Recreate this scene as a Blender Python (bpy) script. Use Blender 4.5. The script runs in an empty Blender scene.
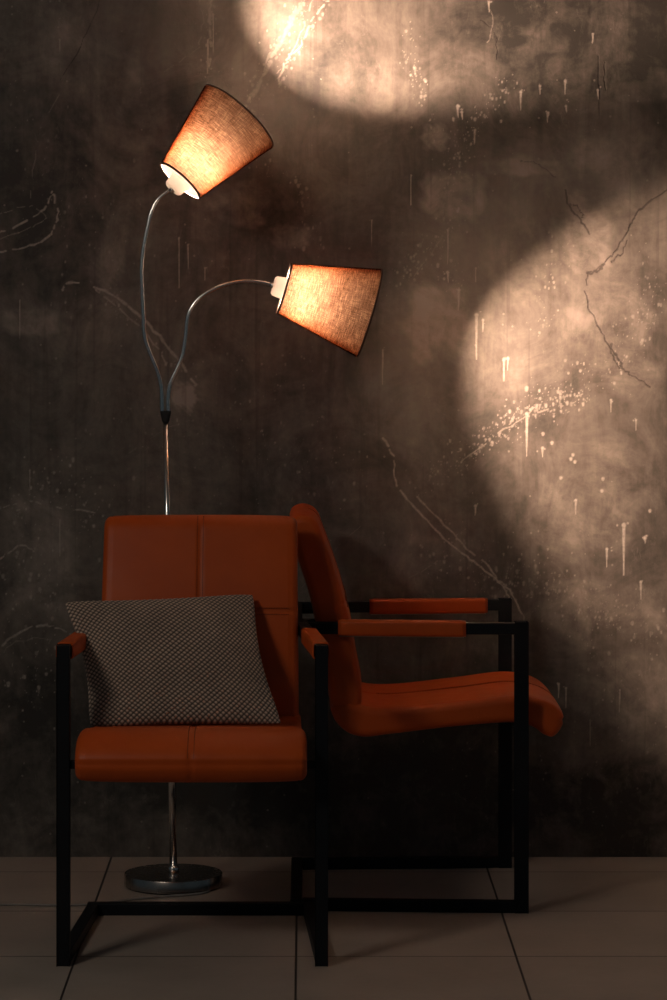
import bpy, bmesh, math, random
import numpy as np
from mathutils import Vector, Matrix
from mathutils.geometry import delaunay_2d_cdt

random.seed(7); rng = np.random.default_rng(11)
PI = math.pi
scene = bpy.context.scene
COL = scene.collection

# ------------------------------------------------------------------ helpers
def link(name, me, mat=None, parent=None):
    o = bpy.data.objects.new(name, me); COL.objects.link(o)
    if mat: me.materials.append(mat)
    if parent: o.parent = parent
    return o

def obj(name, bm, mat=None, parent=None, smooth=True):
    me = bpy.data.meshes.new(name); bm.normal_update(); bm.to_mesh(me); bm.free()
    if smooth:
        for p in me.polygons: p.use_smooth = True
    return link(name, me, mat, parent)

def thing(name, label, cat, loc=(0, 0, 0), rz=0, group=None):
    o = bpy.data.objects.new(name, None); COL.objects.link(o)
    o.location = loc; o.rotation_euler = (0, 0, rz); o.empty_display_size = .1
    o['label'] = label; o['category'] = cat
    if group: o['group'] = group
    return o

def add_bar(bm, a, b, w, h, up=(0, 0, 1), bev=.002):
    """square bar whose axis runs a -> b, w across, h along up"""
    a = Vector(a); b = Vector(b); d = (b - a); L = d.length; d.normalize()
    up = Vector(up); s = d.cross(up).normalized(); u = s.cross(d).normalized()
    r = bmesh.ops.create_cube(bm, size=1)
    vs = r['verts']
    for v in vs:
        c = v.co.copy()
        v.co = (a + b) / 2 + s * c.x * w + d * c.y * L + u * c.z * h
    es = {e for v in vs for e in v.link_edges}
    bmesh.ops.bevel(bm, geom=list(es), offset=bev, segments=3, affect='EDGES', profile=.5)

def catmull(P, n, closed=False):
    P = [np.array(p, float) for p in P]; m = len(P); out = []
    segs = m if closed else m - 1
    for i in range(segs):
        if closed: p0, p1, p2, p3 = P[i-1], P[i], P[(i+1) % m], P[(i+2) % m]
        else: p0, p1, p2, p3 = P[max(i-1, 0)], P[i], P[i+1], P[min(i+2, m-1)]
        # centripetal
        t0 = 0; t1 = t0 + max(np.linalg.norm(p1-p0), 1e-6)**.5; t2 = t1 + max(np.linalg.norm(p2-p1), 1e-6)**.5; t3 = t2 + max(np.linalg.norm(p3-p2), 1e-6)**.5
        for k in range(n):
            t = t1 + (t2 - t1) * k / n
            A1 = (t1-t)/(t1-t0)*p0 + (t-t0)/(t1-t0)*p1 if t1 > t0 else p1
            A2 = (t2-t)/(t2-t1)*p1 + (t-t1)/(t2-t1)*p2
            A3 = (t3-t)/(t3-t2)*p2 + (t-t2)/(t3-t2)*p3
            B1 = (t2-t)/(t2-t0)*A1 + (t-t0)/(t2-t0)*A2
            B2 = (t3-t)/(t3-t1)*A2 + (t-t1)/(t3-t1)*A3
            out.append((t2-t)/(t2-t1)*B1 + (t-t1)/(t2-t1)*B2)
    if not closed: out.append(P[-1])
    return np.array(out)

def resample(C, n, closed):
    Q = np.vstack([C, C[:1]]) if closed else C
    d = np.r_[0, np.cumsum(np.linalg.norm(np.diff(Q, axis=0), axis=1))]
    t = np.linspace(0, d[-1], n + (1 if closed else 0))
    R = np.stack([np.interp(t, d, Q[:, k]) for k in range(Q.shape[1])], 1)
    return (R[:-1] if closed else R)

def add_tube(bm, pts, r, seg=14, cap=True, radii=None):
    pts = [Vector(p) for p in pts]; n = len(pts)
    T = [(pts[min(i+1, n-1)] - pts[max(i-1, 0)]).normalized() for i in range(n)]
    a = Vector((0, 1, 0)) if abs(T[0].y) < .9 else Vector((1, 0, 0))
    nrm = (a - T[0]*a.dot(T[0])).normalized(); rings = []
    for i in range(n):
        nrm = (nrm - T[i]*nrm.dot(T[i])).normalized(); bi = T[i].cross(nrm)
        rr = radii[i] if radii else r
        rings.append([bm.verts.new(pts[i] + (nrm*math.cos(2*PI*k/seg) + bi*math.sin(2*PI*k/seg))*rr) for k in range(seg)])
    for i in range(n-1):
        for k in range(seg):
            bm.faces.new((rings[i][k], rings[i][(k+1) % seg], rings[i+1][(k+1) % seg], rings[i+1][k]))
    if cap:
        bm.faces.new(rings[0][::-1]); bm.faces.new(rings[-1])

def add_lathe(bm, prof, origin, axis, seg=64, closed=False):
    """prof: list of (radius, distance along axis)"""
    ax = Vector(axis).normalized(); o = Vector(origin)
    a = Vector((0, 1, 0)) if abs(ax.y) < .9 else Vector((1, 0, 0))
    n = (a - ax*a.dot(ax)).normalized(); b = ax.cross(n); rings = []
    for r, h in prof:
        if r < 1e-6: rings.append([bm.verts.new(o + ax*h)])
        else: rings.append([bm.verts.new(o + ax*h + (n*math.cos(2*PI*k/seg) + b*math.sin(2*PI*k/seg))*r) for k in range(seg)])
    idx = list(range(len(rings))); pairs = list(zip(idx[:-1], idx[1:]))
    if closed: pairs.append((idx[-1], 0))
    for i, j in pairs:
        A, B = rings[i], rings[j]
        for k in range(seg):
            k2 = (k+1) % seg
            if len(A) == 1: bm.faces.new((A[0], B[k2], B[k]))
            elif len(B) == 1: bm.faces.new((A[k], A[k2], B[0]))
            else: bm.faces.new((A[k], A[k2], B[k2], B[k]))
    bmesh.ops.recalc_face_normals(bm, faces=bm.faces)

# ------------------------------------------------------------------ materials
def mat(name):
    m = bpy.data.materials.new(name); m.use_nodes = True
    nt = m.node_tree; nt.nodes.clear()
    out = nt.nodes.new('ShaderNodeOutputMaterial')
    return m, nt, out

def nd(nt, typ, **kw):
    n = nt.nodes.new(typ)
    for k, v in kw.items():
        if k.startswith('i_'):
            n.inputs[k[2:].replace('_', ' ')].default_value = v
        else: setattr(n, k, v)
    return n

def math_n(nt, op, a, b=None, c=None, clamp=False):
    n = nt.nodes.new('ShaderNodeMath'); n.operation = op; n.use_clamp = clamp
    for i, v in enumerate((a, b, c)):
        if v is None: continue
        if isinstance(v, (int, float)): n.inputs[i].default_value = v
        else: nt.links.new(v, n.inputs[i])
    return n.outputs[0]

def ramp(nt, fac, stops):
    n = nt.nodes.new('ShaderNodeValToRGB'); nt.links.new(fac, n.inputs[0])
    e = n.color_ramp.elements
    while len(e) < len(stops): e.new(.5)
    for el, (p, c) in zip(e, stops):
        el.position = p; el.color = (c if len(c) == 4 else (*c, 1)) if not isinstance(c, float) else (c, c, c, 1)
    return n.outputs[0]

def mixc(nt, fac, a, b, blend='MIX'):
    n = nt.nodes.new('ShaderNodeMix'); n.data_type = 'RGBA'; n.blend_type = blend
    for i, v in ((0, fac), (6, a), (7, b)):
        if isinstance(v, (int, float)): n.inputs[i].default_value = v
        elif isinstance(v, tuple): n.inputs[i].default_value = (*v, 1)
        else: nt.links.new(v, n.inputs[i])
    return n.outputs[2]

def noise(nt, vec, scale, detail=6, rough=.55, dist=0, stretch=None):
    if stretch:
        mp = nt.nodes.new('ShaderNodeMapping'); mp.inputs['Scale'].default_value = stretch
        nt.links.new(vec, mp.inputs[0]); vec = mp.outputs[0]
    n = nd(nt, 'ShaderNodeTexNoise', i_Scale=scale, i_Detail=detail, i_Roughness=rough, i_Distortion=dist)
    nt.links.new(vec, n.inputs['Vector'])
    return n.outputs['Fac']

def bump(nt, h, strength, dist=.001):
    b = nd(nt, 'ShaderNodeBump', i_Strength=strength, i_Distance=dist); nt.links.new(h, b.inputs['Height'])
    return b.outputs[0]

def pbsdf(nt, out, **kw):
    p = nd(nt, 'ShaderNodeBsdfPrincipled'); nt.links.new(p.outputs[0], out.inputs[0])
    for k, v in kw.items():
        s = p.inputs[k.replace('_', ' ')]
        if hasattr(v, 'is_output') or isinstance(v, bpy.types.NodeSocket): nt.links.new(v, s)
        elif isinstance(v, tuple): s.default_value = (*v, 1)
        else: s.default_value = v
    return p

def m_leather():
    m, nt, out = mat('orange_leather')
    tc = nd(nt, 'ShaderNodeTexCoord').outputs['Object']
    a = noise(nt, tc, 9, 4); g = nd(nt, 'ShaderNodeTexVoronoi', i_Scale=420.0); nt.links.new(tc, g.inputs['Vector'])
    c = ramp(nt, a, [(.3, (.47, .069, .005)), (.7, (.54, .085, .007))])
    n2 = noise(nt, tc, 30, 5)
    h = math_n(nt, 'ADD', math_n(nt, 'MULTIPLY', g.outputs['Distance'], .25), n2)
    pbsdf(nt, out, Base_Color=c, Roughness=math_n(nt, 'MULTIPLY_ADD', n2, .2, .38), Specular_IOR_Level=.32, Normal=bump(nt, h, .35, .0012))
    return m

def m_thread():
    m, nt, out = mat('orange_thread')
    tc = nd(nt, 'ShaderNodeTexCoord').outputs['Object']
    c = ramp(nt, noise(nt, tc, 300, 2), [(.3, (.16, .032, .008)), (.7, (.22, .048, .012))])
    pbsdf(nt, out, Base_Color=c, Roughness=.7); return m

def m_black():
    m, nt, out = mat('black_powder_coat')
    tc = nd(nt, 'ShaderNodeTexCoord').outputs['Object']
    n = noise(nt, tc, 500, 3)
    c = ramp(nt, noise(nt, tc, 12, 3), [(.3, (.005, .006, .008)), (.7, (.007, .008, .0105))])
    pbsdf(nt, out, Base_Color=c, Roughness=math_n(nt, 'MULTIPLY_ADD', n, .15, .42), Specular_IOR_Level=.2, Normal=bump(nt, n, .15, .0005))
    return m

def m_chrome():
    m, nt, out = mat('brushed_nickel')
    tc = nd(nt, 'ShaderNodeTexCoord').outputs['Object']
    n = noise(nt, tc, 120, 3, stretch=(1, 1, .04))
    pbsdf(nt, out, Base_Color=(.80, .76, .72), Metallic=1.0, Roughness=math_n(nt, 'MULTIPLY_ADD', n, .10, .14))
    return m

def m_base():
    m, nt, out = mat('dark_nickel')
    tc = nd(nt, 'ShaderNodeTexCoord').outputs['Object']
    n = noise(nt, tc, 90, 3, stretch=(1, 1, .1))
    pbsdf(nt, out, Base_Color=(.40, .36, .33), Metallic=1.0, Roughness=math_n(nt, 'MULTIPLY_ADD', n, .12, .20))
    return m

def m_rubber():
    m, nt, out = mat('black_rubber')
    tc = nd(nt, 'ShaderNodeTexCoord').outputs['Object']
    c = ramp(nt, noise(nt, tc, 60, 3), [(.3, (.010, .010, .010)), (.7, (.018, .018, .018))])
    pbsdf(nt, out, Base_Color=c, Roughness=.8); return m

def m_cord():
    m, nt, out = mat('grey_cable')
    tc = nd(nt, 'ShaderNodeTexCoord').outputs['Object']
    c = ramp(nt, noise(nt, tc, 60, 3), [(.3, (.20, .19, .18)), (.7, (.28, .27, .25))])
    pbsdf(nt, out, Base_Color=c, Roughness=.5); return m

def m_knit():
    m, nt, out = mat('taupe_knit')
    uv = nd(nt, 'ShaderNodeUVMap').outputs[0]
    at = nd(nt, 'ShaderNodeAttribute', attribute_name='knit').outputs['Fac']
    tc = nd(nt, 'ShaderNodeTexCoord').outputs['Object']
    f = noise(nt, tc, 900, 3); w = noise(nt, tc, 14, 3)
    c = ramp(nt, at, [(.0, (.028, .024, .021)), (.35, (.155, .117, .092)), (1., (.70, .53, .415))])
    c = mixc(nt, 1.0, c, ramp(nt, w, [(.3, (.85, .85, .85)), (.7, (1.1, 1.1, 1.1))]), 'MULTIPLY')
    pbsdf(nt, out, Base_Color=c, Roughness=.9, Sheen_Weight=.15, Normal=bump(nt, f, .4, .0008))
    return m

def m_shade():
    """sheer dark linen laid over the lining: open weave, and the cloth itself absorbs light along the way through it"""
    m, nt, out = mat('brown_linen_shade')
    uv = nd(nt, 'ShaderNodeUVMap').outputs[0]
    th = noise(nt, uv, 1, 4, .6, stretch=(9, 80, 1)); tv = noise(nt, uv, 1, 4, .6, stretch=(110, 7, 1))
    big = noise(nt, uv, 6, 4)
    t = math_n(nt, 'ADD', math_n(nt, 'MULTIPLY', th, .48), math_n(nt, 'ADD', math_n(nt, 'MULTIPLY', tv, .34), math_n(nt, 'MULTIPLY', big, .18)))
    tcol = ramp(nt, t, [(.38, (.56, .48, .42)), (.50, (.78, .73, .68)), (.60, (1.0, .98, .96))])
    tp = nd(nt, 'ShaderNodeBsdfTransparent'); nt.links.new(tcol, tp.inputs[0])
    df = nd(nt, 'ShaderNodeBsdfDiffuse'); df.inputs[0].default_value = (.075, .05, .04, 1)
    m2 = nd(nt, 'ShaderNodeMixShader'); m2.inputs[0].default_value = .80
    nt.links.new(df.outputs[0], m2.inputs[1]); nt.links.new(tp.outputs[0], m2.inputs[2])
    nt.links.new(m2.outputs[0], out.inputs[0])
    va = nd(nt, 'ShaderNodeVolumeAbsorption', i_Density=980.0); va.inputs[0].default_value = (.66, .33, .08, 1)
    nt.links.new(va.outputs[0], out.inputs['Volume'])
    return m

def m_lining():
    m, nt, out = mat('white_shade_lining')
    tc = nd(nt, 'ShaderNodeTexCoord').outputs['Object']
    c = ramp(nt, noise(nt, tc, 30, 3), [(.3, (.29, .27, .245)), (.7, (.33, .31, .28))])
    df = nd(nt, 'ShaderNodeBsdfDiffuse'); tr = nd(nt, 'ShaderNodeBsdfTranslucent')
    nt.links.new(c, df.inputs[0]); nt.links.new(c, tr.inputs[0])
    mx = nd(nt, 'ShaderNodeMixShader'); mx.inputs[0].default_value = LINT
    nt.links.new(df.outputs[0], mx.inputs[1]); nt.links.new(tr.outputs[0], mx.inputs[2]); nt.links.new(mx.outputs[0], out.inputs[0])
    return m
LINT = .036


def m_shade_edge():
    m, nt, out = mat('dark_brown_trim')
    tc = nd(nt, 'ShaderNodeTexCoord').outputs['Object']
    c = ramp(nt, noise(nt, tc, 200, 3), [(.3, (.03, .014, .008)), (.7, (.045, .022, .013))])
    pbsdf(nt, out, Base_Color=c, Roughness=.85); return m

def m_white_plastic():
    m, nt, out = mat('white_socket_plastic')
    tc = nd(nt, 'ShaderNodeTexCoord').outputs['Object']
    c = ramp(nt, noise(nt, tc, 80, 2), [(.3, (.85, .83, .80)), (.7, (.9, .88, .85))])
    df = nd(nt, 'ShaderNodeBsdfDiffuse'); tr = nd(nt, 'ShaderNodeBsdfTranslucent')
    nt.links.new(c, df.inputs[0]); nt.links.new(c, tr.inputs[0])
    mx = nd(nt, 'ShaderNodeMixShader'); mx.inputs[0].default_value = .42
    nt.links.new(df.outputs[0], mx.inputs[1]); nt.links.new(tr.outputs[0], mx.inputs[2]); nt.links.new(mx.outputs[0], out.inputs[0])
    return m

def m_bulb():
    m, nt, out = mat('lit_bulb')
    e = nd(nt, 'ShaderNodeEmission'); e.inputs[0].default_value = (*BULB_C, 1); e.inputs[1].default_value = BULB_E
    nt.links.new(e.outputs[0], out.inputs[0]); return m
BULB_C = (1.0, .665, .475); BULB_E = 12000.0

TILE = .446; GX0 = -.018; GY0 = -.186
def m_floor():
    m, nt, out = mat('ceramic_floor_tiles')
    tc = nd(nt, 'ShaderNodeTexCoord').outputs['Object']
    sp = nd(nt, 'ShaderNodeSeparateXYZ'); nt.links.new(tc, sp.inputs[0])
    def edge(s, off):
        f = math_n(nt, 'FRACT', math_n(nt, 'DIVIDE', math_n(nt, 'ADD', s, -off + TILE*40), TILE))
        return math_n(nt, 'MULTIPLY', math_n(nt, 'MINIMUM', f, math_n(nt, 'SUBTRACT', 1.0, f)), TILE)
    d = math_n(nt, 'MINIMUM', edge(sp.outputs[0], GX0), edge(sp.outputs[1], GY0))
    mr = nd(nt, 'ShaderNodeMapRange', interpolation_type='SMOOTHSTEP'); nt.links.new(d, mr.inputs[0])
    mr.inputs[1].default_value = .0012; mr.inputs[2].default_value = .0032
    tile = mr.outputs[0]
    def cell(s, off): return math_n(nt, 'FLOOR', math_n(nt, 'DIVIDE', math_n(nt, 'ADD', s, -off), TILE))
    cb = nd(nt, 'ShaderNodeCombineXYZ'); nt.links.new(cell(sp.outputs[0], GX0), cb.inputs[0]); nt.links.new(cell(sp.outputs[1], GY0), cb.inputs[1])
    wn = nd(nt, 'ShaderNodeTexWhiteNoise'); nt.links.new(cb.outputs[0], wn.inputs[0])
    n1 = noise(nt, tc, 5, 6); n2 = noise(nt, tc, 60, 4)
    v = math_n(nt, 'ADD', math_n(nt, 'MULTIPLY', n1, .8), math_n(nt, 'ADD', math_n(nt, 'MULTIPLY', n2, .2), math_n(nt, 'MULTIPLY', wn.outputs[0], .12)))
    c = ramp(nt, v, [(.35, (.335, .285, .24)), (.75, (.42, .36, .31))])
    sc = noise(nt, tc, 230, 2)
    c = mixc(nt, math_n(nt, 'GREATER_THAN', sc, .78), c, (.15, .12, .10))
    c = mixc(nt, tile, (.035, .03, .028), c)
    h = math_n(nt, 'ADD', tile, math_n(nt, 'MULTIPLY', n2, .08))
    pbsdf(nt, out, Base_Color=c, Roughness=math_n(nt, 'MULTIPLY_ADD', n1, .15, .42), Specular_IOR_Level=.35, Normal=bump(nt, h, .5, .0015))
    return m

def m_wall():
    m, nt, out = mat('grunge_plaster')
    tc = nd(nt, 'ShaderNodeTexCoord').outputs['Object']
    at = nd(nt, 'ShaderNodeAttribute', attribute_name='marks')
    sp = nd(nt, 'ShaderNodeSeparateColor'); nt.links.new(at.outputs['Color'], sp.inputs[0])
    white, dark, patch = sp.outputs
    big = noise(nt, tc, 1.7, 7, .6, .4)
    mid = noise(nt, tc, 5.5, 9, .68, 1.1)
    streak = noise(nt, tc, 1, 8, .65, .8, stretch=(13, 1, 2.6))
    fine = noise(nt, tc, 60, 5, .6)
    v = math_n(nt, 'ADD', math_n(nt, 'MULTIPLY', big, .34), math_n(nt, 'ADD', math_n(nt, 'MULTIPLY', mid, .34), math_n(nt, 'ADD', math_n(nt, 'MULTIPLY', streak, .22), math_n(nt, 'MULTIPLY', fine, .10))))
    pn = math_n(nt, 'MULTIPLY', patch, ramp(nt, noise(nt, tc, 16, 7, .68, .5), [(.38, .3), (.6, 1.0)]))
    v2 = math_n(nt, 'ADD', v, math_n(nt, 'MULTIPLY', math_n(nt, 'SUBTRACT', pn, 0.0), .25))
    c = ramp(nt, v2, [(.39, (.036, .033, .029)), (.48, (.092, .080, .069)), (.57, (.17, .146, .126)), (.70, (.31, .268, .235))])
    # thin dark vertical runs
    run = noise(nt, tc, 1, 3, .5, 0, stretch=(48, 1, 1.3))
    runm = math_n(nt, 'MULTIPLY', ramp(nt, run, [(.60, 0.0), (.72, 1.0)]), .4)
    c = mixc(nt, runm, c, (.04, .034, .03))
    # small specks of pale paint everywhere
    vo = nd(nt, 'ShaderNodeTexVoronoi', i_Scale=46.0); nt.links.new(tc, vo.inputs['Vector'])
    sr = nd(nt, 'ShaderNodeSeparateColor'); nt.links.new(vo.outputs['Color'], sr.inputs[0])
    spk = math_n(nt, 'MULTIPLY', math_n(nt, 'LESS_THAN', vo.outputs['Distance'], math_n(nt, 'MULTIPLY', sr.outputs[1], .13)),
                 math_n(nt, 'GREATER_THAN', math_n(nt, 'ADD', sr.outputs[0], math_n(nt, 'MULTIPLY', big, .8)), 1.12))
    c = mixc(nt, math_n(nt, 'MULTIPLY', spk, .35), c, (.36, .32, .28))
    # scuffed, chalky abrasions
    sc1 = math_n(nt, 'MULTIPLY', ramp(nt, noise(nt, tc, 30, 9, .78, .6, stretch=(1.5, 1, .8)), [(.56, 0.0), (.66, 1.0)]), ramp(nt, noise(nt, tc, 4.2, 5, .6, .5), [(.46, 0.0), (.62, 1.0)]))
    c = mixc(nt, math_n(nt, 'MULTIPLY', sc1, .38), c, (.27, .24, .21))
    wn = math_n(nt, 'MULTIPLY', white, ramp(nt, noise(nt, tc, 120, 3), [(.3, .55), (.6, 1.0)]), clamp=True)
    c = mixc(nt, wn, c, (.47, .42, .37))
    c = mixc(nt, math_n(nt, 'MULTIPLY', dark, .9), c, (.022, .018, .016))
    h = math_n(nt, 'ADD', math_n(nt, 'MULTIPLY', mid, .9), math_n(nt, 'ADD', math_n(nt, 'MULTIPLY', fine, .25),
        math_n(nt, 'SUBTRACT', math_n(nt, 'MULTIPLY', wn, .45), math_n(nt, 'MULTIPLY', dark, .6))))
    pbsdf(nt, out, Base_Color=c, Roughness=math_n(nt, 'MULTIPLY_ADD', mid, .3, .45), Specular_IOR_Level=.3, Normal=bump(nt, h, .5, .004))
    return m

def m_ceiling():
    m, nt, out = mat('ceiling_paint')
    tc = nd(nt, 'ShaderNodeTexCoord').outputs['Object']
    c = ramp(nt, noise(nt, tc, 4, 4), [(.3, (.40, .38, .36)), (.7, (.45, .43, .41))])
    pbsdf(nt, out, Base_Color=c, Roughness=.9); return m

LEATHER, THREAD, BLACK, CHROME, RUBBER, CORD = m_leather(), m_thread(), m_black(), m_chrome(), m_rubber(), m_cord()
KNIT, SHADE, LINING, TRIM, WHITE, BULB = m_knit(), m_shade(), m_lining(), m_shade_edge(), m_white_plastic(), m_bulb()

# ------------------------------------------------------------------ the setting
F = 2900.0; CAMZ = 1.30; CAMD = 6.956; VPX, VPY = 305.0, 315.0
SW = F/CAMD
def wx(px): return (px-VPX)/SW
def wz(py): return CAMZ-(py-VPY)/SW

def build_floor():
    bm = bmesh.new()
    vs = [bm.verts.new(p) for p in ((-2.6, -8.2, 0), (2.6, -8.2, 0), (2.6, .1, 0), (-2.6, .1, 0))]
    lo = [bm.verts.new((v.co.x, v.co.y, -.12)) for v in vs]
    bm.faces.new(vs); bm.faces.new(lo[::-1])
    for i in range(4): bm.faces.new((vs[i], lo[i], lo[(i+1) % 4], vs[(i+1) % 4]))
    o = obj('floor', bm, m_floor(), smooth=False); o['kind'] = 'structure'

def build_ceiling():
    bm = bmesh.new()
    add_bar(bm, (0, -4.2, 2.86), (0, .1, 2.86), 5.2, .12, bev=.001)
    o = obj('ceiling', bm, m_ceiling(), smooth=False); o['kind'] = 'structure'

def build_wall():
    xs = np.r_[np.linspace(-2.6, -.80, 40)[:-1], np.arange(-.80, .92, .002), np.linspace(.92, 2.6, 40)]
    zs = np.r_[np.arange(0, 2.12, .002), np.linspace(2.12, 2.8, 20)]
    nx, nz = len(xs), len(zs)
    X, Z = np.meshgrid(xs, zs)
    W = np.zeros((nz, nx)); D = np.zeros((nz, nx)); P = np.zeros((nz, nx))
    def win(x0, x1, z0, z1):
        return (slice(max(np.searchsorted(zs, z0)-1, 0), np.searchsorted(zs, z1)+1), slice(max(np.searchsorted(xs, x0)-1, 0), np.searchsorted(xs, x1)+1))
    def seg(A, p, q, r0, r1, a):
        R = max(r0, r1)*1.6+.003
        s = win(min(p[0], q[0])-R, max(p[0], q[0])+R, min(p[1], q[1])-R, max(p[1], q[1])+R)
        x, z = X[s], Z[s]; dx, dz = q[0]-p[0], q[1]-p[1]; L = dx*dx+dz*dz+1e-12
        t = np.clip(((x-p[0])*dx+(z-p[1])*dz)/L, 0, 1)
        d = np.hypot(x-p[0]-t*dx, z-p[1]-t*dz); r = r0+(r1-r0)*t
        A[s] = np.maximum(A[s], a*np.clip((r*1.35-d)/(r*.7), 0, 1))
    def line(A, pts, r, a, wob=.0015, n=6, breaks=0.):
        C = catmull([(wx(x), wz(y)) for x, y in pts], n)
        C = C + rng.normal(0, wob, C.shape)
        for p, q in zip(C[:-1], C[1:]):
            if rng.random() < breaks: continue
            k = rng.uniform(.6, 1.3); seg(A, p, q, r*k, r*k*rng.uniform(.7, 1.1), a*rng.uniform(.7, 1))
    def blob(A, x, z, r, a, el=1.):
        seg(A, (x, z+r*(el-1)/2), (x, z-r*(el-1)), r, r*.8, a)
    def drip(px, py, ln, r=.0032, a=.9):
        x, z = wx(px), wz(py); L = ln/SW
        blob(W, x, z, r, a); seg(W, (x, z), (x+rng.normal(0, .0008), z-L), r*.75, r*.28, a*.9)
        for _ in range(2): blob(W, x+rng.normal(0, r*1.6), z+rng.normal(0, r*1.4), r*rng.uniform(.3, .7), a*.8)
    def spray(pts, n, spread, rmax=.0035, a=.8):
        C = resample(catmull([(wx(x), wz(y)) for x, y in pts], 8), 60, False)
        for _ in range(n):
            c = C[rng.integers(60)]; off = rng.normal(0, spread/SW, 2)
            r = .0009+rmax*rng.random()**4; blob(W, c[0]+off[0], c[1]+off[1], r, a*rng.uniform(.4, 1), rng.uniform(1, 2.2))
    def patch(px, py, rx, ry, a, rot=0):
        x0, z0 = wx(px), wz(py); Rx, Rz = rx/SW, ry/SW; R = max(Rx, Rz)*1.9
        s = win(x0-R, x0+R, z0-R, z0+R); x, z = X[s]-x0, Z[s]-z0
        c, sn = math.cos(rot), math.sin(rot); u, v = (x*c+z*sn)/Rx, (-x*sn+z*c)/Rz
        wob = .28*np.sin(9*x/Rx*.6+px)+.22*np.sin(13*z/Rz*.5+py)+.12*np.sin(31*(x+z)/Rx*.4)
        d = np.sqrt(u*u+v*v)+wob*.5
        P[s] = np.maximum(P[s], a*np.clip((1.25-d)/.55, 0, 1))
    # drips (column, start, length in the photograph's scale)
    for a in ((476.5, 315, 44, .0046), (483, 320, 12, .003), (504, 360, 21, .0036), (508, 358, 12, .003), (459, 290, 20, .0042), (448, 230, 34, .0028), (448, 272, 10, .004),
              (521, 92, 18, .0036), (540, 86, 8, .003), (565.5, 81, 13, .0036), (598, 90, 9, .003), (458, 106, 11, .0042), (462, 112, 7, .003), (548, 113, 9, .0038), (593, 34, 9, .003),
              (475, 130, 14, .0034), (566, 106, 6, .003), (527, 414, 42, .0046), (542.6, 448, 9, .0036), (475.5, 506, 9, .0038), (576, 500, 14, .0032), (624, 525, 50, .0052),
              (607, 549, 18, .0034), (641, 582, 17, .0034), (645, 538, 5, .0044), (558.6, 684, 14, .003), (566, 688, 20, .0024), (179, 238, 50, .0022), (188, 245, 24, .0022), (205, 268, 12, .002),
              (411, 175, 30, .0015), (476, 268, 14, .002), (372, 220, 40, .0014), (383, 350, 34, .0024), (611, 400, 12, .003), (636, 420, 10, .0026), (208, 40, 34, .0024), (213, 14, 44, .002),
              (60, 40, 30, .0014), (20, 300, 40, .0014), (489, 2, 10, .003), (30, 470, 26, .0018), (60, 520, 36, .0018), (345, 690, 30, .0016), (620, 690, 22, .002), (590, 720, 26, .0016)):
        drip(a[0], a[1], a[2], a[3], .95 if a[0] > 400 else .8)
    for x, y in ((552, 443), (573, 455), (571, 459), (602, 491), (603, 479), (561, 478), (543, 434), (650, 511), (575, 462)): blob(W, wx(x), wz(y), .004, .85, 1.3)
    # pale scratches and flung paint
    for pts, r, a, br in (([(303, 0), (291, 24), (277, 48), (263, 76), (245, 108)], .0042, .36, .35), ([(296, 8), (282, 36), (270, 52), (258, 88), (250, 100)], .003, .3, .45),
                          ([(328, 0), (311, 22), (301, 44), (286, 60), (278, 84)], .0022, .75, .15), ([(312, 0), (303, 28), (289, 58), (276, 74)], .0018, .6, .3),
                          ([(211, 0), (209, 25), (212, 50), (207, 74)], .003, .5, .3), ([(200, 0), (203, 22), (198, 44)], .0014, .35, .4),
                          ([(0, 252), (30, 246), (50, 234), (58, 216), (54, 194)], .0022, .8, .1), ([(0, 233), (22, 223), (44, 209), (52, 192)], .0020, .75, .15), ([(0, 240), (30, 228), (46, 217), (30, 206), (0, 214)], .0013, .4, .2),
                          ([(63, 290), (66, 284), (95, 287), (122, 301), (146, 322), (172, 352), (196, 386)], .0030, .75, .2), ([(95, 289), (120, 310), (143, 330), (165, 362)], .0018, .6, .3),
                          ([(384, 439), (393, 456), (397, 486), (419, 512), (444, 538), (470, 559), (492, 576), (509, 589), (522, 615)], .0023, .85, .05),
                          ([(416, 497), (440, 520), (466, 548), (488, 566), (503, 588), (512, 600)], .0020, .8, .05), ([(522, 612), (526, 640), (531, 690)], .0016, .45, .2),
                          ([(487, 0), (493, 20), (487, 44)], .0012, .4, .2), ([(404, 292), (430, 256), (446, 232)], .001, .35, .5), ([(140, 90), (180, 60), (212, 40)], .0012, .3, .5),
                          ([(60, 90), (36, 150), (30, 200)], .0010, .3, .4), ([(130, 452), (165, 430), (190, 420)], .0010, .25, .3), ([(462, 460), (492, 438), (530, 415), (575, 402)], .002, .6, .4),
                          ([(408, 578), (424, 570), (436, 562)], .0010, .35, .2), ([(300, 590), (340, 545), (395, 500)], .0008, .25, .5), ([(0, 648), (14, 636), (36, 626), (56, 628), (78, 640)], .0024, .75, .2), ([(0, 560), (20, 545), (34, 552)], .0020, .7, .3), ([(30, 500), (62, 508), (96, 512)], .0018, .7, .5), ([(0, 655), (20, 640), (60, 640)], .0010, .35, .3), ([(0, 508), (16, 504)], .0018, .5, .2)):
        line(W, pts, r, a, breaks=br)
    spray([(303, 0), (277, 48), (245, 108)], 150, 6, .0030, .55); spray([(328, 0), (300, 45), (275, 90)], 70, 4, .0028, .5)
    spray([(212, 0), (208, 75)], 50, 5, .0022, .5)
    spray([(250, 110), (262, 150), (270, 180)], 40, 8, .0030, .5); spray([(296, 180), (306, 210), (318, 250)], 40, 6, .0035, .45)
    spray([(509, 75), (488, 110), (462, 148), (446, 180)], 120, 7, .0030, .7); spray([(409, 30), (413, 66), (420, 100)], 70, 5, .0030, .75)
    spray([(430, 110), (460, 160), (450, 210), (452, 290)], 90, 8, .0030, .7)
    spray([(396, 285), (414, 262), (436, 233)], 90, 7, .0028, .6); spray([(535, 395), (575, 375), (614, 368), (650, 300)], 130, 9, .0036, .8)
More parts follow.
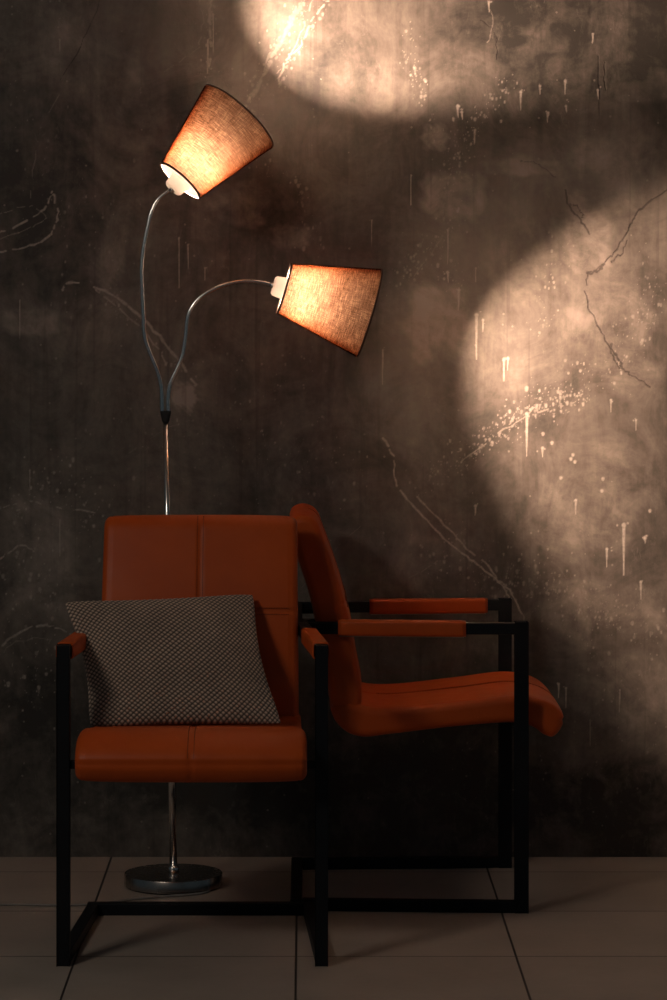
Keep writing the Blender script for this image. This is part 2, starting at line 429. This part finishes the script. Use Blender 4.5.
    spray([(560, 250), (545, 300), (540, 330)], 50, 8, .0022, .6); spray([(640, 250), (655, 300), (640, 350)], 50, 9, .003, .6)
    spray([(460, 458), (495, 437), (524, 415), (574, 402)], 230, 8, .0030, .75); spray([(505, 420), (540, 405), (590, 395)], 120, 7, .0030, .8)
    spray([(427, 542), (466, 556), (500, 585)], 120, 16, .0030, .55); spray([(500, 580), (560, 590), (610, 615), (664, 641)], 240, 14, .0028, .5)
    spray([(420, 480), (450, 470), (470, 455)], 60, 9, .0025, .5); spray([(0, 90), (80, 200), (60, 330)], 110, 34, .0026, .42); spray([(10, 500), (30, 600), (20, 720)], 160, 20, .0034, .75); spray([(40, 470), (80, 500), (110, 530)], 110, 16, .003, .7); spray([(250, 420), (300, 470), (380, 460)], 80, 22, .0026, .55)
    spray([(100, 420), (200, 440), (280, 470)], 60, 26, .0022, .4); spray([(20, 540), (50, 600), (30, 680)], 60, 22, .0025, .4)
    spray([(100, 288), (140, 330), (180, 370)], 60, 6, .0024, .6); spray([(150, 420), (240, 380), (330, 340)], 70, 24, .002, .4); spray([(540, 560), (640, 680)], 110, 26, .002, .5)
    spray([(380, 640), (420, 700), (500, 770), (640, 740)], 90, 24, .002, .4)
    # cracks
    for pts, r in (([(667, 190), (639, 210), (630, 227), (619, 246), (606, 262), (589, 273)], .0018), ([(588, 273), (587, 300), (598, 325), (611, 350), (619, 366), (630, 373), (650, 386)], .0018),
                   ([(612, 262), (622, 252), (628, 240)], .0014), ([(566, 190), (571, 209), (581, 220), (589, 234)], .0020), ([(571, 204), (579, 208), (583, 218)], .0012),
                   ([(520, 160), (536, 163), (556, 176)], .0012), ([(611, 345), (619, 360), (622, 366)], .003), ([(588, 273), (597, 271), (604, 264)], .0026),
                   ([(100, 0), (84, 40), (60, 80)], .001), ([(480, 20), (493, 30), (497, 60)], .0010), ([(604, 60), (606, 90)], .001), ([(598, 55), (599, 120)], .001)):
        line(D, pts, r, .85, wob=.0018, n=7, breaks=.02)
    # pale worn patches of plaster
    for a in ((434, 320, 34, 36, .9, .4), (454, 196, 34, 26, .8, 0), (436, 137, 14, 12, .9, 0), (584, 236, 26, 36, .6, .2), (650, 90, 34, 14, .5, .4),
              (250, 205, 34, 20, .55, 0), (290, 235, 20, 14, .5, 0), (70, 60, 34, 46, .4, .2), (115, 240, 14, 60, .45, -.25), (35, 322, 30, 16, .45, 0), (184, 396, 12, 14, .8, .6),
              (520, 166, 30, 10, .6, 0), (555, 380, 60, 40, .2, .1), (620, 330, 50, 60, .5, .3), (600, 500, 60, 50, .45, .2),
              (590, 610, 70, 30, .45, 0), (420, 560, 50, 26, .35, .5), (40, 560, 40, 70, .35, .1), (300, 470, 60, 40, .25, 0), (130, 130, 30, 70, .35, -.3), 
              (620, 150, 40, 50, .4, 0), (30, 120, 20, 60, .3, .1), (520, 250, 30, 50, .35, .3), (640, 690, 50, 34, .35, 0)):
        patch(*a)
    # darker areas, taken off the pale patch values
    for a in ((600, 50, 110, 70, .45, .1), (500, 20, 60, 30, .35, .0), (470, 160, 60, 40, .2, .3), (330, 80, 60, 40, .25, .5), (60, 180, 90, 120, .3, .1), (100, 760, 200, 90, .35, 0), (400, 790, 200, 70, .5, 0), (620, 810, 90, 50, .55, 0)):
        Q = P.copy(); P[:] = 0; patch(*a[:4], 1., a[5]); P[:] = Q-P*a[4]
    # the marks thin out towards the parts of the wall the fine grid does not reach
    fade = np.clip((X+.80)/.06, 0, 1)*np.clip((.917-X)/.04, 0, 1)*np.clip((2.115-Z)/.05, 0, 1)
    W *= fade; D *= fade; P *= fade
    nv = nx*nz
    co = np.zeros((nv, 3), np.float32); co[:, 0] = X.ravel(); co[:, 2] = Z.ravel()
    ii = np.arange(nv).reshape(nz, nx)
    q = np.stack([ii[:-1, :-1], ii[:-1, 1:], ii[1:, 1:], ii[1:, :-1]], -1).reshape(-1, 4)
    # thickness: a back sheet joined round the border
    bx = [(-2.6, .12, 0), (2.6, .12, 0), (2.6, .12, 2.8), (-2.6, .12, 2.8)]
    co = np.vstack([co, np.array(bx, np.float32)])
    c0, c1, c2, c3 = ii[0, 0], ii[0, -1], ii[-1, -1], ii[-1, 0]
    extra = [(nv+1, nv, nv+3, nv+2), (c0, nv, nv+1, c1), (c1, nv+1, nv+2, c2), (c2, nv+2, nv+3, c3), (c3, nv+3, nv, c0)]
    q = np.vstack([q, np.array(extra)]).astype(np.int32)
    me = bpy.data.meshes.new('wall_back')
    me.vertices.add(len(co)); me.vertices.foreach_set('co', co.ravel())
    me.loops.add(q.size); me.loops.foreach_set('vertex_index', q.ravel())
    me.polygons.add(len(q)); me.polygons.foreach_set('loop_start', np.arange(0, q.size, 4, dtype=np.int32))
    me.update(calc_edges=True)
    att = me.color_attributes.new('marks', 'FLOAT_COLOR', 'POINT')
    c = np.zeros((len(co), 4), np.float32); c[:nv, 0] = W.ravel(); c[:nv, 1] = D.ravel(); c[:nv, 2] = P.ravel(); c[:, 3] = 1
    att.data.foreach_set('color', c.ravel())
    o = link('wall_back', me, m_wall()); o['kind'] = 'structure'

# ------------------------------------------------------------------ chair
CW, CD, ARM = .542, .516, .631      # frame width, depth, arm height
T = .026
BACK = [(.035, .859), (.055, .848), (.073, .807), (.103, .723), (.129, .629), (.143, .545), (.155, .475), (.150, .435), (.115, .425), (.092, .445),
        (.084, .482), (.078, .521), (.056, .631), (.042, .69), (.016, .769), (.001, .829), (.003, .850), (.016, .858)]
SEAT = [(.120, .452), (.150, .446), (.175, .440), (.229, .438), (.388, .454), (.493, .466), (.548, .459), (.583, .441), (.598, .420), (.594, .398), (.575, .377), (.557, .381), (.533, .398), (.493, .407),
        (.366, .399), (.217, .381), (.158, .375), (.125, .385), (.098, .412), (.092, .438)]

def cushion(prof, wfun, rnd, grooves_u, grooves_s, n=220):
    """closed side profile swept across the width with rounded sides; grooves where panels are sewn together"""
    C = resample(catmull(prof, 10, True), n, True)
    area = .5*np.sum(C[:, 0]*np.roll(C[:, 1], -1)-np.roll(C[:, 0], -1)*C[:, 1])
    if area < 0: C = C[::-1]
    t = np.roll(C, -1, 0)-np.roll(C, 1, 0); t /= np.linalg.norm(t, axis=1)[:, None]
    N = np.stack([t[:, 1], -t[:, 0]], 1)           # outward
    for _ in range(6): N = (np.roll(N, 1, 0)+N*2+np.roll(N, -1, 0))/4
    N /= np.linalg.norm(N, axis=1)[:, None]
    st = []
    for k in range(8):
        a = k/8*PI/2; st.append((rnd*(1-math.sin(a)), rnd*(1-math.cos(a))))   # (inset of profile, distance from side)
    inner = [(0, rnd+x) for x in (.001, .004, .006, .008, .011, .016)]
    st += inner
    bm = bmesh.new(); rings = []
    def ring(inset, xf, side):
        row = []
        for (u, z), nn in zip(C, N):
            w = wfun(u, z)/2
            x = side*(w-xf) if xf is not None else side*w
            g = 0
            for (x0, lo, hi, dep, sg) in grooves_u:          # running along the profile
                if lo(u, z, nn): g += dep*math.exp(-((x-x0)/sg)**2)
            for (fn, dep, sg) in grooves_s:                  # running across
                d = fn(u, z, nn)
                if d is not None: g += dep*math.exp(-(d/sg)**2)
            e = w-abs(x); g += .0016*math.exp(-((e-rnd*.98)/.0022)**2)     # side seam
            puff = -.004*(1-(abs(x)/w)**4)*1
            ins = inset+g+puff
            row.append(bm.verts.new((x, CD/2-(u-nn[0]*ins), z-nn[1]*ins)))
        rings.append(row)
    for ins, xf in st: ring(ins, xf, -1)
    m_ = 64; wmin = None
    for k in range(1, m_):
        f = -1+2*k/m_
        # interior stations placed as a fraction of the width
        row = []
        for (u, z), nn in zip(C, N):
            w = wfun(u, z)/2; x = f*(w-rnd-.016); g = 0
            for (x0, lo, hi, dep, sg) in grooves_u:
                if lo(u, z, nn): g += dep*math.exp(-((x-x0)/sg)**2)
            for (fn, dep, sg) in grooves_s:
                d = fn(u, z, nn)
                if d is not None: g += dep*math.exp(-(d/sg)**2)
            puff = -.004*(1-(abs(x)/w)**4)
            ins = g+puff
            row.append(bm.verts.new((x, CD/2-(u-nn[0]*ins), z-nn[1]*ins)))
        rings.append(row)
    for ins, xf in reversed(st): ring(ins, xf, 1)
    for A, B in zip(rings[:-1], rings[1:]):
        for k in range(n): bm.faces.new((A[k], A[(k+1) % n], B[(k+1) % n], B[k]))
    # side panels: slices running straight across the profile
    for ring_, sg in ((rings[0], -1), (rings[-1], 1)):
        pts = [Vector((v.co.y, v.co.z)) for v in ring_]; m = len(pts)
        vo, eo, fo, *_ = delaunay_2d_cdt(pts, [(k, (k+1) % m) for k in range(m)], [], 1, 1e-6)
        cut = [bm.verts.new((sg*wfun(CD/2-p.x, p.y)/2, p.x, p.y)) for p in vo]
        for f in fo:
            try: bm.faces.new([cut[k] for k in f])
            except ValueError: pass
    bmesh.ops.remove_doubles(bm, verts=bm.verts, dist=1e-5)
    bmesh.ops.recalc_face_normals(bm, faces=bm.faces)
    return bm, C, N

def stitches(rows):
    """rows: list of polylines in chair space; little raised dashes along them"""
    bm = bmesh.new()
    for pts in rows:
        L = sum((Vector(b)-Vector(a)).length for a, b in zip(pts[:-1], pts[1:]))
        R = resample(np.array(pts, float), max(int(L/.0035)*2, 4), False)
        for i in range(0, len(R)-1, 2):
            add_tube(bm, [R[i], (R[i]+R[i+1])/2, R[i+1]], .0009, seg=6)
    return bm

def make_chair(label, loc, rz, pads, ARM, lift=0., group=None):
    t = thing('armchair', label, 'chair', loc, rz, group)
    hy = CD/2; hx = CW/2
    # --- frame
    for s in (-1, 1):
        bm = bmesh.new(); add_bar(bm, (s*(hx-T/2), -hy+T/2, 0), (s*(hx-T/2), -hy+T/2, ARM), T, T, up=(0, 1, 0)); obj('leg', bm, BLACK, t, False)
        bm = bmesh.new(); add_bar(bm, (s*(hx-T/2), -hy+T, ARM-T/2), (s*(hx-T/2-.040), hy-T, ARM-T/2-.003), T-.001, T-.001); obj('arm_bar', bm, BLACK, t, False)
        bm = bmesh.new(); add_bar(bm, (s*(hx-T/2), -hy+T, T/2), (s*(hx-T/2-.024), hy-T, T/2), T-.001, T-.001); obj('base_rail', bm, BLACK, t, False)
        # upholstered arm pad: leather sleeve, open at both ends
        u0, u1 = pads[0 if s < 0 else 1]
        def cx(u): return s*(hx-T/2-.040*(CD-T-u)/(CD-2*T))
        bm = bmesh.new()
        W2, H2, r = T/2+.0042, T/2+.0042, .007
        sec = []
        for (qx, qz, a0) in ((W2-r, H2-r, 0), (-W2+r, H2-r, PI/2), (-W2+r, -H2+r, PI), (W2-r, -H2+r, 3*PI/2)):
            for k in range(6): a = a0+k/5*PI/2; sec.append((qx+r*math.cos(a), qz+r*math.sin(a)))
        ns = 26; rows = []
        for i in range(ns+1):
            f = i/ns; u = u0+(u1-u0)*f
            e = min(f, 1-f)*(u1-u0); sc = 1+.05*math.exp(-((e-.006)/.004)**2)-(.0 if e > .002 else .04)
            row = [bm.verts.new((cx(u)+x*sc*(1+.02*math.sin(f*9+x*90)), hy-u, ARM-T/2-.0015+z*sc)) for x, z in sec]
            rows.append(row)
        m_ = len(sec)
        for A, B in zip(rows[:-1], rows[1:]):
            for k in range(m_): bm.faces.new((A[k], A[(k+1) % m_], B[(k+1) % m_], B[k]))
        for i in (0, -1):   # rolled lip down to the bar
            lip = [bm.verts.new((cx(u0 if i == 0 else u1)+x*.86, hy-(u0+.001 if i == 0 else u1-.001), ARM-T/2-.0015+z*.86)) for x, z in sec]
            for k in range(m_):
                bm.faces.new((rows[i][k], rows[i][(k+1) % m_], lip[(k+1) % m_], lip[k]))
        bmesh.ops.recalc_face_normals(bm, faces=bm.faces)
        pad = obj('arm_pad', bm, LEATHER, t)
        bm = bmesh.new()
        add_bar(bm, (cx(u0+.004), hy-u0-.004, ARM-T-.0068), (cx(u1-.004), hy-u1+.004, ARM-T-.0068), .010, .0016, bev=.0005)
        z_ = obj('zip', bm, CORD, pad, False); z_['label'] = 'pale zip strip under the arm pad'
    bm = bmesh.new(); add_bar(bm, (-(hx-.024), hy-T/2, T/2), ((hx-.024), hy-T/2, T/2), T, T); obj('rear_rail', bm, BLACK, t, False)
    bm = bmesh.new(); add_bar(bm, (-(hx-.040), hy-T/2, ARM-T/2-.003), ((hx-.040), hy-T/2, ARM-T/2-.003), T, T); obj('back_rail', bm, BLACK, t, False)
    bm = bmesh.new(); add_bar(bm, (-(hx-T), -hy+.016, .401), ((hx-T), -hy+.016, .401), .018, .016); obj('seat_support', bm, BLACK, t, False)
    # small brackets holding the backrest to the back rail
    for s in (-1, 1):
        bm = bmesh.new(); add_bar(bm, (s*.12, hy-T+.002, ARM-T/2), (s*.12, hy-.066, ARM-T/2), .035, .006)
        obj('bracket', bm, BLACK, t, False)
    # --- backrest
    front = lambda u, z, n: n[0] > .2 and z > .44
    zs = .665
    cross = lambda u, z, n: (z-zs) if (n[0] > .2 and abs(z-zs) < .03) else None
    bwf = lambda u, z: .424-.008*max(0, min(1, (z-.45)/.4))
    bm, C, N = cushion(BACK, bwf, .016, [(0, front, None, .0030, .0034)], [(cross, .0030, .0034)])
    back = obj('backrest', bm, LEATHER, t)
    F_ = [(C[i], N[i]) for i in range(len(C)) if N[i][0] > .2 and C[i][1] > .47]; F_.sort(key=lambda q: q[0][1])
    def on_front(x, off=.0042): return [(x, CD/2-(c[0]+n[0]*(off)), c[1]+n[1]*off) for c, n in F_]
    ci = min(F_, key=lambda q: abs(q[0][1]-zs))
    rows = [on_front(.0062, .0042), on_front(-.0062, .0042)]
    for dz in (.0065, -.0065):
        c, n = min(F_, key=lambda q: abs(q[0][1]-zs-dz))
        for sg in (-1, 1): rows.append([(sg*x, CD/2-(c[0]+n[0]*(.0041)), c[1]+n[1]*.0041) for x in np.linspace(.008, .19, 12)])
    obj('stitching', stitches(rows), THREAD, back)
    # --- seat
    topf = lambda u, z, n: u > .16 and (n[1] > .1 or n[0] > .3)
    zc = .405
    scr = lambda u, z, n: None
    swf = lambda u, z: .432+.026*max(0, min(1, (u-.12)/.42))
    # cross seam of the front roll
    roll = lambda u, z, n: (z-.412) if (n[0] > .55 and u > .5) else None
    bm, C, N = cushion(SEAT, swf, .016, [(0, topf, None, .0030, .0034)], [(roll, .0045, .0034)])
    seat = obj('seat', bm, LEATHER, t)
    S_ = [(C[i], N[i]) for i in range(len(C)) if C[i][0] > .19 and (N[i][1] > .1 or N[i][0] > .4)]; S_.sort(key=lambda q: q[0][0]-q[0][1]*1.0)
    rows = [[(x, CD/2-(c[0]+n[0]*.0042), c[1]+n[1]*.0042) for c, n in S_ if c[1] > .422] for x in (.0062, -.0062)]
    obj('stitching', stitches(rows), THREAD, seat)
    seat.location.z = lift; back.location.z = lift
    return t

# front chair faces the camera; second stands side-on against the wall facing right
FX, FY = -.225, -1.170+CD/2
front_chair = make_chair('burnt orange leather armchair facing forward with a taupe knitted cushion on its seat', (FX, FY, 0), 0, ((.205, .485), (.205, .485)), .640, .004)
RX, RY = -.032+CD/2, -.115-CW/2
side_chair = make_chair('burnt orange leather armchair turned side-on to the right, its seat empty, close to the wall', (RX, RY, 0), PI/2, ((.104, .382), (.183, .461)), .631)
for o in (front_chair, side_chair): o['group'] = 'orange leather armchairs with black frames'

# ------------------------------------------------------------------ cushion
def build_pillow():
    nu, nv = 300, 240
    U = np.linspace(-1, 1, nu); V = np.linspace(-1, 1, nv)
    u, v = np.meshgrid(U, V)
    # outline in the pillow's own plane (a = sideways, b = up), from its four corners with sagging sides
    s, t = (u+1)/2, (v+1)/2
    TL, TR, BR, BL = PIL
    P = ((1-s)*(1-t))[..., None]*BL + (s*(1-t))[..., None]*BR + (s*t)[..., None]*TR + ((1-s)*t)[..., None]*TL
    wpinch = (1-u**2)*(1-np.abs(v)**3)      # sides drawn in between the corners
    du = -np.where(u < 0, .020, .018)*u**3*(1-v**2); dv = -.008*v**3*(1-u**2)
    ex = (TR-TL+BR-BL); ex /= np.linalg.norm(ex); ey = (TL-BL+TR-BR); ey -= ex*ey.dot(ex); ey /= np.linalg.norm(ey)
    rc = np.clip((np.abs(u)**3+np.abs(v)**3-1.25)/.75, 0, 1)**1.6      # blunted corners
    du = du-np.sign(u)*rc*.007; dv = dv-np.sign(v)*rc*.005
    P = P + ex*du[..., None] + ey*dv[..., None]
    nrm = np.cross(ex, ey)
    if nrm[1] > 0: nrm = -nrm                  # towards the camera
    prof = (np.clip(1-np.abs(u)**2.6, 0, 1)*np.clip(1-np.abs(v)**2.6, 0, 1))**.55
    wr = .004*np.sin(3.1*u+2*v)*np.cos(2.3*v-u)
    th = .058*prof*(1+.10*np.sin(2.2*u+.7)) + wr*prof
    # knit: rows of slanting raised stitches
    LX, LY = .40, .30
    a = (u*LX/2+.3*v*.012)/.0122; b = (v*LY/2+.006*np.sin(2.5*u))/.0104
    K = np.abs(np.sin(PI*(a+b)))*np.abs(np.sin(PI*(a-b)))
    K = K**.75
    base = .004*np.minimum(1, prof*3)+.0015
    def sheet(sign):
        return P + nrm*((th*.5 if sign > 0 else -th*.45)+sign*(base*.5+.0022*K*np.minimum(1, prof*4+.3)))[..., None]
    A = sheet(1).reshape(-1, 3); B = sheet(-1).reshape(-1, 3); n = nu*nv
    ii = np.arange(n).reshape(nv, nu)
    q1 = np.stack([ii[:-1, :-1], ii[:-1, 1:], ii[1:, 1:], ii[1:, :-1]], -1).reshape(-1, 4)
    q2 = q1[:, ::-1]+n
    bd = np.r_[ii[0, :-1], ii[:-1, -1], ii[-1, :0:-1], ii[:0:-1, 0]]
    nb = np.roll(bd, -1)
    q3 = np.stack([nb, bd, bd+n, nb+n], 1)
    q = np.vstack([q1, q2, q3]).astype(np.int32); co = np.vstack([A, B])
    c0 = co.mean(0); origin = np.array([c0[0], c0[1], co[:, 2].min()])
    me = bpy.data.meshes.new('throw_pillow')
    me.vertices.add(len(co)); me.vertices.foreach_set('co', (co-origin).astype(np.float32).ravel())
    me.loops.add(q.size); me.loops.foreach_set('vertex_index', q.ravel())
    me.polygons.add(len(q)); me.polygons.foreach_set('loop_start', np.arange(0, q.size, 4, dtype=np.int32))
    me.update(calc_edges=True)
    for p in (1,): me.polygons.foreach_set('use_smooth', np.ones(len(q), bool))
    uvl = me.uv_layers.new(name='UVMap')
    uvv = np.stack([np.r_[s.ravel(), s.ravel()], np.r_[t.ravel(), t.ravel()]], 1)[q.ravel()]
    uvl.data.foreach_set('uv', uvv.astype(np.float32).ravel())
    at = me.attributes.new('knit', 'FLOAT', 'POINT'); at.data.foreach_set('value', np.r_[K.ravel(), K.ravel()].astype(np.float32))
    o = link('throw_pillow', me, KNIT); o.location = origin
    o['label'] = 'taupe diamond-knit throw pillow leaning on the seat of the front-facing orange armchair'
    o['category'] = 'cushion'
def at(px, py, Y):
    d = CAMD+Y; k = d/F
    return np.array([(px-VPX)*k, Y, CAMZ-(py-VPY)*k])
PIL = (at(62, 601, -.925), at(255, 593, -.787), at(284, 725, -1.000), at(88, 728, -1.055))
build_pillow()

# ------------------------------------------------------------------ floor lamp
LS = 439.0; LY = -.351
def lp(px, py, y=LY): 
    return Vector(((px-VPX)/LS, y, CAMZ+(VPY-py)/LS))
def build_lamp():
    bx, by = -.2995, LY
    t = thing('floor_lamp', 'tall nickel floor lamp with two brown linen shades on bent arms behind the front-facing chair', 'lamp', (bx, by, 0))
    def loc(v): return Vector(v)-Vector((bx, by, 0))
    bm = bmesh.new()
    add_lathe(bm, [(0, .003), (.110, .003), (.1115, .004), (.1115, .029), (.1108, .030), (.106, .0303), (.03, .0305), (.016, .031), (0, .031)], (0, 0, 0), (0, 0, 1), 96)
    base = obj('base', bm, m_base(), t)
    m_ = base.modifiers.new('edge', 'EDGE_SPLIT'); m_.split_angle = math.radians(40)
    bm = bmesh.new(); add_lathe(bm, [(0, 0), (.106, 0), (.107, .001), (.107, .0045), (0, .0045)], (0, 0, 0), (0, 0, 1), 72); obj('foot_pad', bm, RUBBER, base)
    bm = bmesh.new(); add_lathe(bm, [(0, .030), (.013, .030), (.013, .042), (.0105, .046), (0, .046)], (0, 0, 0), (0, 0, 1), 32); obj('collar', bm, CHROME, t)
    top = loc(lp(165.7, 422)); topf = loc(lp(165.7, 411))
    ax = (top-Vector((0, 0, .03)))
    mid = Vector((0, 0, .03))+ax*.45
    bm = bmesh.new(); add_tube(bm, [(0, 0, .03), mid], .0088, 24); obj('pole', bm, CHROME, t)
    bm = bmesh.new(); add_tube(bm, [mid, mid+ax.normalized()*.02], .0105, 24); obj('sleeve', bm, CHROME, t)
    bm = bmesh.new(); add_tube(bm, [mid+ax*.01, top+Vector((0, 0, .004))], .0066, 24); obj('pole', bm, CHROME, t)
    # Y joint: narrow at the pole, wide at the arms
    bm = bmesh.new()
    rings = []
    for z, rx, ry in ((0, .0072, .0072), (.002, .0085, .0080), (.018, .0118, .0080), (.024, .0125, .0080), (.0255, .0118, .0072)):
        rings.append([bm.verts.new(top+Vector((rx*math.copysign(abs(math.cos(a))**.7, math.cos(a)), ry*math.copysign(abs(math.sin(a))**.7, math.sin(a)), z))) for a in [2*PI*k/32 for k in range(32)]])
    for A, B in zip(rings[:-1], rings[1:]):
        for k in range(32): bm.faces.new((A[k], A[(k+1) % 32], B[(k+1) % 32], B[k]))
    bm.faces.new(rings[0][::-1]); bm.faces.new(rings[-1])
    obj('joint', bm, RUBBER, t)
    necks = (
        [(162.2, 413), (162.0, 398), (160.8, 383), (157.2, 370), (150.2, 353), (145, 337), (143.4, 313), (142.3, 289), (141.6, 270), (143.6, 248), (147.5, 228), (151.4, 212), (158.5, 199), (172, 189)],
        [(168.6, 413), (168.2, 398), (170.2, 384), (176.4, 370), (182.8, 354), (185.8, 334), (188.9, 313), (198.5, 299), (215, 288.6), (237, 282), (254, 281.5), (275, 285.6)])
    heads = (((180, 181.5), (238, 116), .045), ((284, 288.5), (369.2, 313), .013))
    for pts, (n_, w_, dy) in zip(necks, heads):
        C = [loc(lp(x, y)) for x, y in pts]
        C = [Vector(c) for c in resample(catmull([tuple(c) for c in C], 10), 110, False)]
        bm = bmesh.new(); add_tube(bm, C, .0050, 16); obj('gooseneck', bm, CHROME, t)
        a = loc(lp(n_[0], n_[1], LY-dy*.15)); b = loc(lp(w_[0], w_[1], LY+dy*.85)); axd = (b-a).normalized(); L = (b-a).length
        rn, rw = .0575, .1025
        # linen cone: a closed thin sleeve with UVs along and around, over a white lining
        bm = bmesh.new(); uvl = bm.loops.layers.uv.new('UVMap'); seg, nl = 128, 24
        nn = (Vector((0, 1, 0))-axd*axd.y).normalized(); bb = axd.cross(nn); rows = []
        prof = [(i/nl, .0020) for i in range(nl+1)]+[(i/nl, .0008) for i in range(nl, -1, -1)]
        for f, dr in prof:
            r = rn+(rw-rn)*f+dr
            rows.append([bm.verts.new(a+axd*L*f+(nn*math.cos(2*PI*k/seg)+bb*math.sin(2*PI*k/seg))*r) for k in range(seg)])
        for i in range(len(rows)):
            j = (i+1) % len(rows)
            for k in range(seg):
                f = bm.faces.new((rows[i][k], rows[i][(k+1) % seg], rows[j][(k+1) % seg], rows[j][k]))
                for l, (kk, ii) in zip(f.loops, ((k, i), (k+1, i), (k+1, j), (k, j))):
                    l[uvl].uv = (kk/seg*2.5, prof[ii][0])
        bmesh.ops.recalc_face_normals(bm, faces=bm.faces)
        sh = obj('lamp_shade', bm, SHADE, t); sh['label'] = 'upper brown linen shade tilted up to the right' if dy > .02 else 'lower brown linen shade pointing right'
        bm = bmesh.new(); add_lathe(bm, [(rn+(rw-rn)*k/12, L*k/12) for k in range(13)], a, axd, 96)
        ln = obj('lining', bm, LINING, sh); ln['label'] = 'white inner lining of the shade'
        # bound rims
        for r, h in ((rn, 0), (rw, L)):
            bm = bmesh.new()
            sgn = 1 if h == 0 else -1
            add_lathe(bm, [(r-.0014, h-.0012*sgn), (r+.0026, h-.0012*sgn), (r+.0028, h+.0028*sgn), (r+.0022, h+.0028*sgn), (r+.0022, h-.0002*sgn), (r-.0014, h-.0002*sgn)], a, axd, 96, closed=True)
            obj('rim', bm, TRIM, sh)
        # spider ring holding the socket
        bm = bmesh.new()
        add_lathe(bm, [(.0236, .0035), (.034, .0025), (.054, .0035), (.0565, .0035), (.0565, .0050), (.054, .0050), (.034, .0045), (.0236, .0055)], a, axd, 72, closed=True)
        fd = obj('fitter_disc', bm, WHITE, sh); fd['label'] = 'white disc closing the narrow end of the shade'
        # socket cup, open towards the bulb
        bm = bmesh.new()
        add_lathe(bm, [(.007, -.026), (.019, -.026), (.0225, -.022), (.0250, -.002), (.0250, .012), (.0236, .012), (.0236, -.002), (.021, -.0205), (.018, -.024), (.007, -.024)], a, axd, 48, closed=True)
        obj('socket', bm, WHITE, t)
        bm = bmesh.new(); add_lathe(bm, [(0, -.034), (.0062, -.034), (.0072, -.026), (.0072, -.018), (0, -.018)], a, axd, 24); obj('ferrule', bm, CHROME, t)
        # bulb
        bm = bmesh.new()
        add_lathe(bm, [(0, .0365), (.0115, .0365), (.0125, .043), (.0160, .051), (.0175, .0595), (.0168, .068), (.0125, .0755), (.0065, .079), (0, .080)], a+axd*.0, axd, 40)
        obj('bulb', bm, BULB, t)
        bm = bmesh.new(); add_lathe(bm, [(0, -.018), (.0125, -.018), (.0125, .036), (0, .036)], a, axd, 24); obj('bulb_cap', bm, CHROME, t)
    # cord leaving the base, lying on the floor
    pts = [(.085, -.074, .0032), (.070, -.098, .0032), (.035, -.118, .0032), (0, -.130, .0032), (-.08, -.165, .0032), (-.17, -.222, .0032), (-.24, -.232, .0032), (-.33, -.226, .0032), (-.45, -.230, .0032), (-.60, -.222, .0032), (-.85, -.10, .0032)]
    C = [Vector(c) for c in resample(catmull(pts, 8), 70, False)]
    bm = bmesh.new(); add_tube(bm, C, .0024, 10); obj('power_cord', bm, CORD, t)
build_lamp()

build_floor(); build_wall(); build_ceiling()

# ------------------------------------------------------------------ camera and light
cam = bpy.data.cameras.new('camera'); co = bpy.data.objects.new('camera', cam); COL.objects.link(co); scene.camera = co
co.location = (0, -CAMD, CAMZ); co.rotation_euler = (PI/2, 0, 0)
cam.sensor_fit = 'VERTICAL'; cam.sensor_height = 36; cam.lens = F/1000*36
cam.shift_x = (333.5-VPX)/1000; cam.shift_y = -(500-VPY)/1000
cam.clip_end = 50

w = bpy.data.worlds.new('world'); scene.world = w; w.use_nodes = True
bg = w.node_tree.nodes['Background']; bg.inputs[0].default_value = (.62, .86, 1.0, 1); bg.inputs[1].default_value = .038

def area(name, loc, target, size, power, color):
    l = bpy.data.lights.new(name, 'AREA'); l.shape = 'RECTANGLE'; l.size, l.size_y = size; l.energy = power; l.color = color
    o = bpy.data.objects.new(name, l); COL.objects.link(o); o.location = loc
    o.rotation_euler = (Vector(target)-Vector(loc)).to_track_quat('-Z', 'Y').to_euler(); return o
area('room_light', (-1.7, -3.3, 2.3), (.0, -1.0, .2), (.5, .4), 12.5, (1.0, .86, .73))

vs = scene.view_settings; vs.view_transform = 'Standard'; vs.look = 'None'; vs.gamma = 1; vs.exposure = 0.0; vs.use_curve_mapping = False
